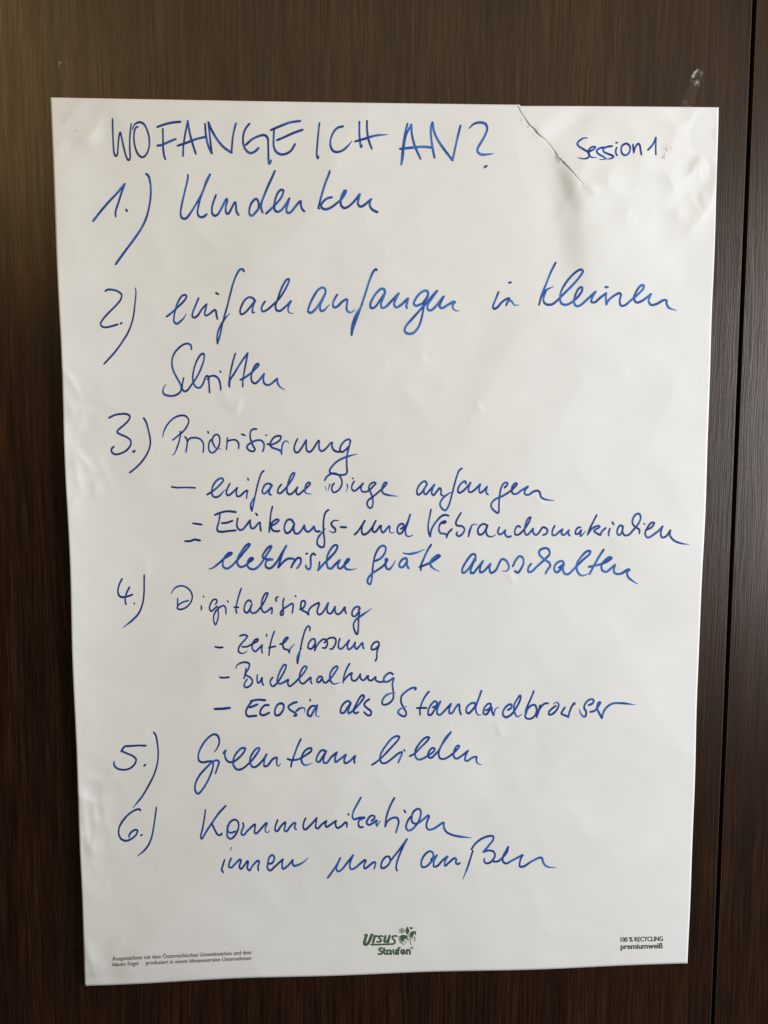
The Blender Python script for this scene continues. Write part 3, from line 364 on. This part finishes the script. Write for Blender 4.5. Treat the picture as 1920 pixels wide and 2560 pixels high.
 "970,440 960,400 930,392 880,430 848,500 850,548 880,555 940,515 975,455 970,440","975,455 1060,350 1140,245 1205,152 1205,152 1150,260 1090,400 1060,500 1055,560 1068,592"]),
("außen",980,2070,420,.90,.45,["385,315 410,280 400,240 370,230 320,270 290,340 300,385 340,380 400,320 445,268 445,268 415,330 415,380 445,378 500,320 550,280 550,280 525,330 525,375 560,345 620,298 635,310 632,345 650,358 672,345",
 "785,212 820,160 880,110 950,82 1000,82 1002,110 960,170 905,235 905,235 960,222 1005,235 1018,270 990,325 940,350 915,335 912,300","~800,222 770,320 740,410 702,505",
 "~1008,333 1050,328 1095,290 1140,230 1150,185 1150,185 1120,240 1095,290 1100,335 1130,350 1190,320 1290,268 1290,268 1265,330 1265,380 1300,380 1380,330 1460,293 1480,295 1495,340 1530,380 1615,392"]),
]
# ------------------------------------------------------------------ cabinet doors and the joint between them
def box_px(name, xa0, xa1, xb0, xb1, front, back, m, parent=None):
    """upright slab between two plumb edges; x given as photo pixels at the top (0) and bottom (2300) of the joint"""
def slab(name, x0, x1, z0, z1, y0, y1, m, parent=None, bev=.0012):
    bm = bmesh.new(); bmesh.ops.create_cube(bm, size=1)
    for v in bm.verts: v.co = ((x0+x1)/2+v.co.x*(x1-x0), (y0+y1)/2+v.co.y*(y1-y0), (z0+z1)/2+v.co.z*(z1-z0))
    if bev: bmesh.ops.bevel(bm, geom=bm.edges[:], offset=bev, segments=2, affect='EDGES')
    me = bpy.data.meshes.new(name); bm.to_mesh(me); bm.free(); me.materials.append(m)
    o = bpy.data.objects.new(name, me); col.objects.link(o)
    if parent is not None: o.parent = parent; o.matrix_parent_inverse = parent.matrix_world.inverted()
    return o
gl = (P(1881, 0)[0]+P(1787.5, 2300)[0])/2; gr = (P(1892.8, 0)[0]+P(1800, 2300)[0])/2
d1 = empty('cabinet_door', (gl-.45, .01, .10)); tag(d1, 'dark wenge wood cabinet door that the handwritten paper sheet hangs on', 'cabinet door')
slab('door_panel', gl-.90, gl-.0009, .10, 2.35, 0, .019, WOOD1, d1, 0)
slab('edge_band', gl-.0008, gl, .10, 2.35, .0002, .0024, EDGE, d1, 0)
slab('gap_shade_strip', gl-.0008, gl-.0001, .10, 2.35, .0025, .0187, DARK, d1, 0)  # added black strip: the gap's deep shade put into the panel side's colour
d2 = empty('cabinet_door', (gr+.45, .01, .10)); tag(d2, 'neighbouring dark wenge cabinet door right of the narrow black gap', 'cabinet door')
slab('door_panel', gr+.0009, gr+.90, .10, 2.35, .0005, .0195, WOOD2, d2, 0)
slab('edge_band', gr, gr+.0008, .10, 2.35, .0007, .0029, EDGE, d2, 0)
slab('gap_shade_strip', gr+.0001, gr+.0008, .10, 2.35, .0030, .0192, DARK, d2, 0)  # same added strip, painting the gap's shade on the neighbouring door
ci = slab('cabinet_carcass', gl-.92, gr+.92, .0, 2.37, .030, .05, DARK, None, 0); tag(ci, 'black cabinet inside seen through the gap between the doors', None, None, 'structure')

# ------------------------------------------------------------------ the sheet
NU, NV = 330, 460; KT = 236
sheet = empty('flipchart_sheet', P(965, 2440, 0)); tag(sheet, 'large white handwritten flipchart sheet with blue German notes, taped to the dark door', 'paper sheet')
v = np.linspace(0, 1, NV+1)
# rows are denser near the torn top
v = v*.75+.25*(v**1.6)
lx = TL[0]+(BL[0]-TL[0])*v; ly = TL[1]+(BL[1]-TL[1])*v; rx = TR[0]+(BR[0]-TR[0])*v; ry = TR[1]+(BR[1]-TR[1])*v
lx = lx+2.5*np.sin(np.pi*v)**2+1.6*np.sin(v*27)*np.exp(-((v-.5)/.35)**2)+2*np.exp(-((v-.9)/.06)**2)
rx = rx+3.0*np.sin(np.pi*np.clip(v*1.6, 0, 1))+.9*np.sin(v*17)+.5*np.sin(v*41+1)
PX = np.zeros((NV+1, NU+1)); PY = np.zeros((NV+1, NU+1))
uni = np.linspace(0, 1, NU+1)
for j in range(NV+1):
    yy = ly[j]+(ry[j]-ly[j])*.70
    tx = np.interp(yy, TEAR[:, 1], TEAR[:, 0]) if yy < 460 else TEAR[-1, 0]
    st = (tx-lx[j])/(rx[j]-lx[j])
    s0 = KT/NU
    blend = 1 if yy < 460 else max(0, 1-(yy-460)/700.)
    blend = blend*blend*(3-2*blend); st = s0+(st-s0)*blend
    s = np.where(uni < s0, uni/s0*st, st+(uni-s0)/(1-s0)*(1-st))
    PX[j] = lx[j]+(rx[j]-lx[j])*s
    PY[j] = ly[j]+(ry[j]-ly[j])*s
    # bottom and top edges are not quite straight
    PY[j] += -5.5*(v[j]**6)*np.sin(np.pi*s)*np.cos(s*2.2)+1.2*(v[j]**8)*np.sin(s*19) + (1-v[j])**8*1.5*np.sin(np.pi*s*1.3)
LIPROW = int(np.searchsorted(PY[:, KT], 461))
PXr, PYr = PX.copy(), PY.copy()
topf = np.exp(-(PY-255)/14.)
flap = (np.arange(NU+1)[None, :] >= KT)
PYr = PY+np.where(flap, 5.2*np.clip(topf, 0, 1)*np.exp(-np.clip(np.arange(NU+1)[None, :]-KT, 0, None)/60.), 0)
H = sheet_h(PX, PY)
H[:LIPROW+1, KT] = sheet_h(PX[:LIPROW+1, KT], PY[:LIPROW+1, KT], 1)
H[:, KT+1:] = sheet_h(PX[:, KT+1:], PY[:, KT+1:])
V = P(PXr, PYr, H).reshape(-1, 3)
idx = np.arange((NV+1)*(NU+1)).reshape(NV+1, NU+1)
# left lip of the tear: a second copy of the lip vertices, tucked under the flap
taper = np.clip((PY[LIPROW, KT]-PY[:LIPROW, KT])/60., 0, 1)
jag = rng.rand(LIPROW)*1.6
lipx = PX[:LIPROW, KT]+7.0*taper+jag*taper; lipy = PY[:LIPROW, KT]
lip = P(lipx, lipy, sheet_h(lipx, lipy, -1)-.00018*taper)
lip[0] = P(lipx[0]-1, PY[0, KT]-0.3, sheet_h(lipx[0], lipy[0], -1))
lidx = len(V)+np.arange(LIPROW); V = np.concatenate([V, lip])
F = []
for j in range(NV):
    for i in range(NU):
        a, b, c, d = idx[j, i], idx[j, i+1], idx[j+1, i+1], idx[j+1, i]
        if i == KT-1 and j < LIPROW:
            b = lidx[j]; c = lidx[j+1] if j+1 < LIPROW else c
        F.append((int(a), int(d), int(c), int(b)))
pm = make('paper', V, F, PAPER, sheet, smooth=True)
so = pm.modifiers.new('thickness', 'SOLIDIFY'); so.thickness = .00005; so.offset = -1; so.use_rim = True

# bilinear height of the built sheet so that ink lies exactly on it (the columns are monotone per row)
def on_sheet(px, py, lift):
    px = np.asarray(px, float); py = np.asarray(py, float)
    h = sheet_h(px, py)
    return P(px, py, h+lift)

# ------------------------------------------------------------------ ink
def spline(pts):
    """Catmull-Rom through pts, repeated points are corners; returns list of smooth runs"""
    runs, cur = [], [pts[0]]
    for p in pts[1:]:
        if p == cur[-1]: runs.append(cur); cur = [p]
        else: cur.append(p)
    runs.append(cur); out = []
    for r in runs:
        if len(r) < 2: continue
        q = np.array(r, float)
        if len(r) > 2:
            # centripetal Catmull-Rom
            q = np.concatenate([[2*q[0]-q[1]], q, [2*q[-1]-q[-2]]])
            res = []
            for i in range(1, len(q)-2):
                p0, p1, p2, p3 = q[i-1], q[i], q[i+1], q[i+2]
                t0 = 0; t1 = t0+max(np.linalg.norm(p1-p0), 1e-3)**.5; t2 = t1+max(np.linalg.norm(p2-p1), 1e-3)**.5; t3 = t2+max(np.linalg.norm(p3-p2), 1e-3)**.5
                n = max(2, int(np.linalg.norm(p2-p1)/1.6)+1)
                t = np.linspace(t1, t2, n, endpoint=False)[:, None]
                A1 = (t1-t)/(t1-t0)*p0+(t-t0)/(t1-t0)*p1; A2 = (t2-t)/(t2-t1)*p1+(t-t1)/(t2-t1)*p2; A3 = (t3-t)/(t3-t2)*p2+(t-t2)/(t3-t2)*p3
                B1 = (t2-t)/(t2-t0)*A1+(t-t0)/(t2-t0)*A2; B2 = (t3-t)/(t3-t1)*A2+(t-t1)/(t3-t1)*A3
                res.append((t2-t)/(t2-t1)*B1+(t-t1)/(t2-t1)*B2)
            res = np.concatenate(res+[q[-2][None]])
        else:
            n = max(2, int(np.linalg.norm(q[1]-q[0])/1.6)+1); res = q[0]+(q[1]-q[0])*np.linspace(0, 1, n+1)[:, None]
        out.append(res)
    return out
class Ink:
    def __init__(s, seed): s.v = []; s.f = []; s.t = []; s.lift = .00022; s.r = np.random.RandomState(seed)
    def add(s, pts, tones, faces, lifts):
        b = sum(len(x) for x in s.v); s.v.append(on_sheet(pts[:, 0], pts[:, 1], lifts)); s.t.append(tones); s.f += [tuple(int(b+k) for k in f) for f in faces]
    def disc(s, c, r, tone):
        if r < .25: return
        a = np.linspace(0, 2*np.pi, 11)[:-1]; p = np.stack([c[0]+r*np.cos(a), c[1]+r*np.sin(a)], 1); s.lift += 6e-7
        s.add(p, np.full(10, tone), [tuple(range(9, -1, -1))], np.full(10, s.lift))
    def stroke(s, pts, nib, ink, t0, t1, chisel=True, fixed=None):
        runs = spline(pts); L = sum(len(r) for r in runs); k = 0
        ph = s.r.rand()*10; prev = None
        for ri, r in enumerate(runs):
            d = np.gradient(r, axis=0); n = np.linalg.norm(d, axis=1)+1e-6; d = d/n[:, None]
            cum = np.concatenate([[0], np.cumsum(np.linalg.norm(np.diff(r, axis=0), axis=1))]); tot = cum[-1]
            if fixed: w = np.full(len(r), fixed)
            else:
                # chisel nib held nearly upright: thin on steep strokes, broad on slanted and level ones
                ang = np.abs(d[:, 0]*.97+d[:, 1]*.10)
                w = nib*(4.1+2.2*ang**.8)
                w = w*(1+.05*np.sin(cum*.11+ph)+.03*np.sin(cum*.37+ph*2))
                w = np.convolve(np.pad(w, 3, mode='edge'), np.ones(7)/7, 'valid')
            first, last = ri == 0, ri == len(runs)-1
            if not fixed:
                if first: w = w*np.interp(cum, [0, 4 if not t0 else 22], [.86 if not t0 else .45, 1])
                if last: w = w*np.interp(tot-cum, [0, 3 if not t1 else 24], [.86 if not t1 else .30, 1])
            tone = ink+.16*np.sin(cum*.045+ph)+.10*np.sin(cum*.13+ph*3)+.05*s.r.randn(len(r))
            if first: tone = tone-np.interp(cum, [0, 14], [.30, 0])
            if last and t1: tone = tone+np.interp(tot-cum, [0, 40], [.35, 0])
            tone = np.clip(tone, 0, 1)
            nx = np.stack([-d[:, 1], d[:, 0]], 1); hw = (w/2)[:, None]
            a, b = r+nx*hw, r-nx*hw
            m = len(r); lifts = s.lift+np.arange(m)*1.2e-7
            pts2 = np.concatenate([a, r, b]); T = np.concatenate([tone-.07, tone+.07, tone-.07]); LF = np.concatenate([lifts]*3)
            fc = [(i, i+1, m+i+1, m+i) for i in range(m-1)]+[(m+i, m+i+1, 2*m+i+1, 2*m+i) for i in range(m-1)]
            s.add(pts2, np.clip(T, 0, 1), fc, LF); s.lift = lifts[-1]+3e-7
            s.disc(r[0], w[0]/2, tone[0]); s.disc(r[-1], w[-1]/2, tone[-1])
    def build(s, name, m, parent):
        return make(name, np.concatenate(s.v), s.f, m, parent, attr=np.concatenate(s.t))
LABELS = {'WO': 'blue handwritten capitals WO at the start of the title', 'FANGE': 'blue handwritten capitals FANGE in the title', 'ICH': 'blue handwritten capitals ICH in the title',
 'AN?': 'blue handwritten AN with question mark ending the title', 'Session 1': 'small blue handwritten words Session 1 in the top right corner'}
counts = {}
i = 0
while i < len(WORDS):
    group = [WORDS[i]]
    while i+1 < len(WORDS) and WORDS[i+1][0].endswith('_b'): i += 1; group.append(WORDS[i])
    text = group[0][0]; ink = Ink(i+3)
    for (_, x0, y0, cwid, nib, tone, strokes) in group:
        k = cwid/1659.
        for st in strokes:
            body = st.lstrip('^~'); fl = st[:len(st)-len(body)]
            pts = [tuple(float(q) for q in t.split(',')) for t in body.split()]
            pts = [(x0+a*k, y0+b*k) for a, b in pts]
            ink.stroke(pts, nib*NIB, tone, '^' in fl, '~' in fl)
    kind = 'handwritten_dash' if text.startswith('-') else ('handwritten_number' if text[0].isdigit() else 'handwritten_word')
    o = ink.build(kind, INK, sheet)
    if kind == 'handwritten_dash': pass
    else:
        counts[text] = counts.get(text, 0)+1
        where = {('anfangen', 1): ' in the second item', ('anfangen', 2): ' after Dinge', ('und', 1): ' before Verbrauchsmaterialien', ('und', 2): ' in the last line'}.get((text, counts[text]), '')
        o['label'] = LABELS.get(text, 'blue handwritten %s %s%s' % ('item number' if kind.endswith('number') else 'word', text, where))
    i += 1

# ------------------------------------------------------------------ printed footer
def print_line(name, s, a, b, cap, m, bold=0., label=None):
    cu = bpy.data.curves.new('t', 'FONT'); cu.body = s; cu.size = 1; cu.offset = bold; cu.resolution_u = 3
    ob = bpy.data.objects.new('t', cu); col.objects.link(ob); bpy.context.view_layer.update()
    me = bpy.data.meshes.new_from_object(ob.evaluated_get(bpy.context.evaluated_depsgraph_get()))
    co = np.zeros(len(me.vertices)*3); me.vertices.foreach_get('co', co); co = co.reshape(-1, 3)
    bpy.data.objects.remove(ob)
    w0, w1 = co[:, 0].min(), co[:, 0].max(); t = (co[:, 0]-w0)/(w1-w0)
    capu = .70
    dx, dy = b[0]-a[0], b[1]-a[1]; l = math.hypot(dx, dy); nx, ny = dy/l, -dx/l
    px = a[0]+dx*t+nx*co[:, 1]/capu*cap; py = a[1]+dy*t+ny*co[:, 1]/capu*cap
    W = on_sheet(px, py, .00030)
    F = [tuple(p.vertices) for p in me.polygons]; bpy.data.meshes.remove(me)
    o = make(name, W, F, m, sheet)
    if label: o['label'] = label
    return o
print_line('printed_line', 'Ausgezeichnet mit dem Österreichischen Umweltzeichen und dem', (281.6, 2401.7), (628.6, 2385.6), 10.3, GREYP, .004, 'small grey print about the Austrian ecolabel, upper line')
print_line('printed_line', 'blauen Engel  ·  produziert in einem klimaneutralen Unternehmen', (281.6, 2415.8), (628.6, 2399.7), 10.0, GREYP, .004, 'small grey print about climate neutral production, lower line')
print_line('printed_line', '100 % RECYCLING', (1552, 2354.8), (1657.7, 2352.4), 11.6, DKGREEN, .018, 'dark green print 100 % RECYCLING')
print_line('printed_line', 'premiumweiß', (1552, 2373), (1657, 2370.7), 13.6, DKGREEN, .020, 'dark green print premiumweiß')

def logo(name, strokes, m, polys=(), seed=1, parent=sheet, label=None):
    ink = Ink(seed); k = 180/1659.
    for w, st in strokes:
        pts = [tuple(float(q) for q in t.split(',')) for t in st.split()]
        ink.stroke([(880+a*k, 2300+b*k) for a, b in pts], 1, .5, False, False, fixed=w*k)
    for st in polys:
        pts = np.array([tuple(float(q) for q in t.split(',')) for t in st.split()]); pts = pts*k+(880, 2300)
        bm = bmesh.new(); vs = [bm.verts.new((p[0], -p[1], 0)) for p in pts]; f = bm.faces.new(vs); r = bmesh.ops.triangulate(bm, faces=[f])
        bm.verts.index_update(); tri = [tuple(v.index for v in q.verts) for q in bm.faces]; vv = np.array([(v.co.x, -v.co.y) for v in bm.verts]); bm.free(); ink.lift += 2e-6
        ink.add(vv, np.full(len(vv), .5), tri, np.full(len(vv), ink.lift))
    o = ink.build(name, m, parent)
    if label: o['label'] = label
    return o
lg = logo('logo', [(62, '335,345 305,450 287,520 292,560 325,566 365,545 400,490 432,415 458,340'), (26, '288,346 352,338'), (26, '445,336 488,338'),
 (52, '528,368 512,430 488,520'), (44, '508,440 535,385 570,370 600,378'), (44, '708,378 660,370 628,385 628,415 665,450 668,485 635,505 582,500'),
 (50, '775,372 755,440 745,475 765,505 800,495 845,440'), (50, '872,362 850,440 832,512'), (40, '1035,372 970,368 932,395 942,430 990,480 985,525 950,552 900,556 600,566 445,570')],
 GREEN, seed=2, label='green slanted lettering Ursus with long underline')
logo('logo_lettering', [(42, '692,652 650,650 628,680 650,708 688,728 690,762 665,785 610,785'), (42, '742,655 742,755 758,782 788,785'), (30, '722,696 785,694'),
 (40, '895,745 880,705 845,695 812,720 808,760 835,785 870,778 892,750'), (38, '898,700 905,795'), (40, '955,690 958,755 985,780 1015,755 1018,700'), (38, '1018,690 1022,790'),
 (38, '1110,640 1080,642 1065,670 1068,790'), (28, '1045,694 1098,692'), (38, '1150,748 1215,720 1195,690 1160,690 1135,725 1145,765 1180,782 1225,762'),
 (40, '1268,785 1265,690'), (40, '1268,730 1290,690 1320,690 1335,720 1338,785')], GREEN, seed=3, label='green lettering Staufen under the underline')
logo('trademark_sign', [(7, '1412,645 1400,668 1380,674 1358,662 1352,640 1365,620 1388,616 1408,628 1412,645'), (7, '1374,658 1374,632 1392,634 1390,646 1376,648'), (6, '1382,648 1394,660')], GREYP, seed=4)
logo('horse_rider_emblem', [(11, '1105,205 1202,205'), (11, '1105,290 1202,290'), (11, '1105,205 1105,290'), (11, '1202,205 1202,290'), (20, '1153,200 1153,295'), (16, '1105,247 1202,247'),
 (15, '1090,380 1085,440 1105,490 1120,535'), (14, '1330,440 1345,500 1350,545 1368,572'), (15, '1400,405 1448,395 1452,440 1436,490'), (16, '1190,450 1195,485 1235,500 1248,525'),
 (18, '1140,470 1150,520 1180,550 1192,578'), (12, '1290,330 1330,400 1390,440'), (12, '1262,180 1262,200'), (12, '1295,170 1300,205')], GREEN, seed=5, label='small green emblem of a rider on a horse beside a cross square', polys=[
 '1108,375 1140,345 1190,338 1235,355 1270,350 1290,400 1270,425 1225,440 1190,460 1160,500 1125,480 1112,430',
 '1325,320 1370,270 1420,255 1482,258 1470,290 1480,350 1462,348 1440,305 1425,330 1410,375 1360,415 1340,370',
 '1278,150 1300,175 1310,220 1332,265 1300,300 1290,330 1262,325 1238,270 1240,225 1258,190',
 '1330,185 1362,152 1408,188 1368,222', '1268,430 1305,430 1305,468 1262,466'])

# ------------------------------------------------------------------ clear tape
def tape(name, pts, width, label, seed, n=46, m=12, base=.14, crink=1.0, painted_glints=(), group=None):
    pts = np.array(pts, float); r = np.random.RandomState(seed)
    seg = np.concatenate([[0], np.cumsum(np.linalg.norm(np.diff(pts, axis=0), axis=1))]); t = np.linspace(0, seg[-1], n+1)
    cx = np.interp(t, seg, pts[:, 0]); cy = np.interp(t, seg, pts[:, 1]); w = np.interp(t, seg, np.broadcast_to(width, len(pts)))
    dx = np.gradient(cx); dy = np.gradient(cy); l = np.hypot(dx, dy); nx, ny = -dy/l, dx/l
    u = np.linspace(-.5, .5, m+1)
    X = cx[:, None]+nx[:, None]*u[None]*w[:, None]; Y = cy[:, None]+ny[:, None]*u[None]*w[:, None]
    X = X+(r.rand(n+1)-.5)[:, None]*2.0*np.sign(u)[None]*(np.abs(u) > .45)
    topy = 243.6+(X-126)*.0152
    over = Y > topy-4
    hh = np.where(over, sheet_h(X, Y)+.00035, .00035)
    k = np.clip((Y-(topy-26))/22, 0, 1); hh = np.where(Y < topy-4, .00035+(sheet_h(X, topy+2)+.00035-.00035)*k*k, hh)
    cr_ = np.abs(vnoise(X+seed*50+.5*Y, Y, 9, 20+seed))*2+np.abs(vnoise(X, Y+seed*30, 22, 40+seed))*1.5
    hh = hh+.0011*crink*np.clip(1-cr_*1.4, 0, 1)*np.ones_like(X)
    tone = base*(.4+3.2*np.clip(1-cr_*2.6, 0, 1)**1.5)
    for (hx, hy, hr, ha) in painted_glints:  # whiter, more opaque spots: glints of light painted into the tape's tone
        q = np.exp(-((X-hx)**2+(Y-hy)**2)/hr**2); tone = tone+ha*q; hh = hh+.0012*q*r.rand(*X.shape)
    idx = np.arange((n+1)*(m+1)).reshape(n+1, m+1)
    F = [(int(idx[j, i]), int(idx[j+1, i]), int(idx[j+1, i+1]), int(idx[j, i+1])) for j in range(n) for i in range(m)]
    o = make(name, P(X, Y, hh).reshape(-1, 3), F, TAPE, None, attr=np.clip(tone, 0, .95).ravel())
    return tag(o, label, 'adhesive tape', group)
tape('adhesive_tape', [(1752, 174), (1742, 190), (1733, 220), (1718, 262), (1705, 290)], [16, 24, 27, 30, 30], 'crinkled clear tape on the dark wood above the top right corner of the sheet', 3, n=60, base=.04, crink=1.2,
 painted_glints=[(1736, 182, 3.5, .6), (1741, 176, 3.5, .6), (1733, 190, 3, .5), (1756, 186, 4, .3), (1758, 200, 4, .3), (1742, 205, 4, .3), (1737, 211, 3, .25), (1750, 212, 4, .2)])
tape('adhesive_tape', [(1674, 362), (1656, 395)], [24, 20], 'crumpled end of clear tape on the paper right beside the words Session 1', 5, n=26, base=.16, crink=1.4,
 painted_glints=[(1668, 370, 3, .7), (1676, 373, 3, .7), (1682, 369, 2.5, .7), (1664, 384, 2.5, .7), (1663, 392, 3, .8), (1670, 375, 2.5, .7)])
tape('adhesive_tape', [(156, 152), (165, 185), (172, 225), (178, 262), (192, 300), (200, 332)], [26, 28, 28, 28, 30, 26], 'faint clear tape over the top left corner of the sheet and the wood above', 7, n=90, base=.01, crink=.8,
 painted_glints=[(148, 157, 4, .14), (171, 152, 3, .14), (146, 165, 3, .1), (171, 257, 3, .3), (193, 326, 2.5, .8)])
tape('adhesive_tape', [(1301, 293), (1318, 312), (1336, 336), (1346, 350)], [12, 12, 11, 9], 'thin clear tape strip along the upper part of the tear', 9, n=40, base=.12, crink=1.0,
 painted_glints=[(1306, 299, 2.2, .6), (1322.5, 317, 2.2, .8), (1338, 337, 2, .3)])
tape('adhesive_tape', [(1389, 389), (1398, 399), (1408, 407)], [9, 12, 8], 'small shiny tape scrap on the lower part of the tear', 11, n=18, base=.35, crink=1.2,
 painted_glints=[(1394, 396, 3, .7), (1400, 402, 3, .5)])
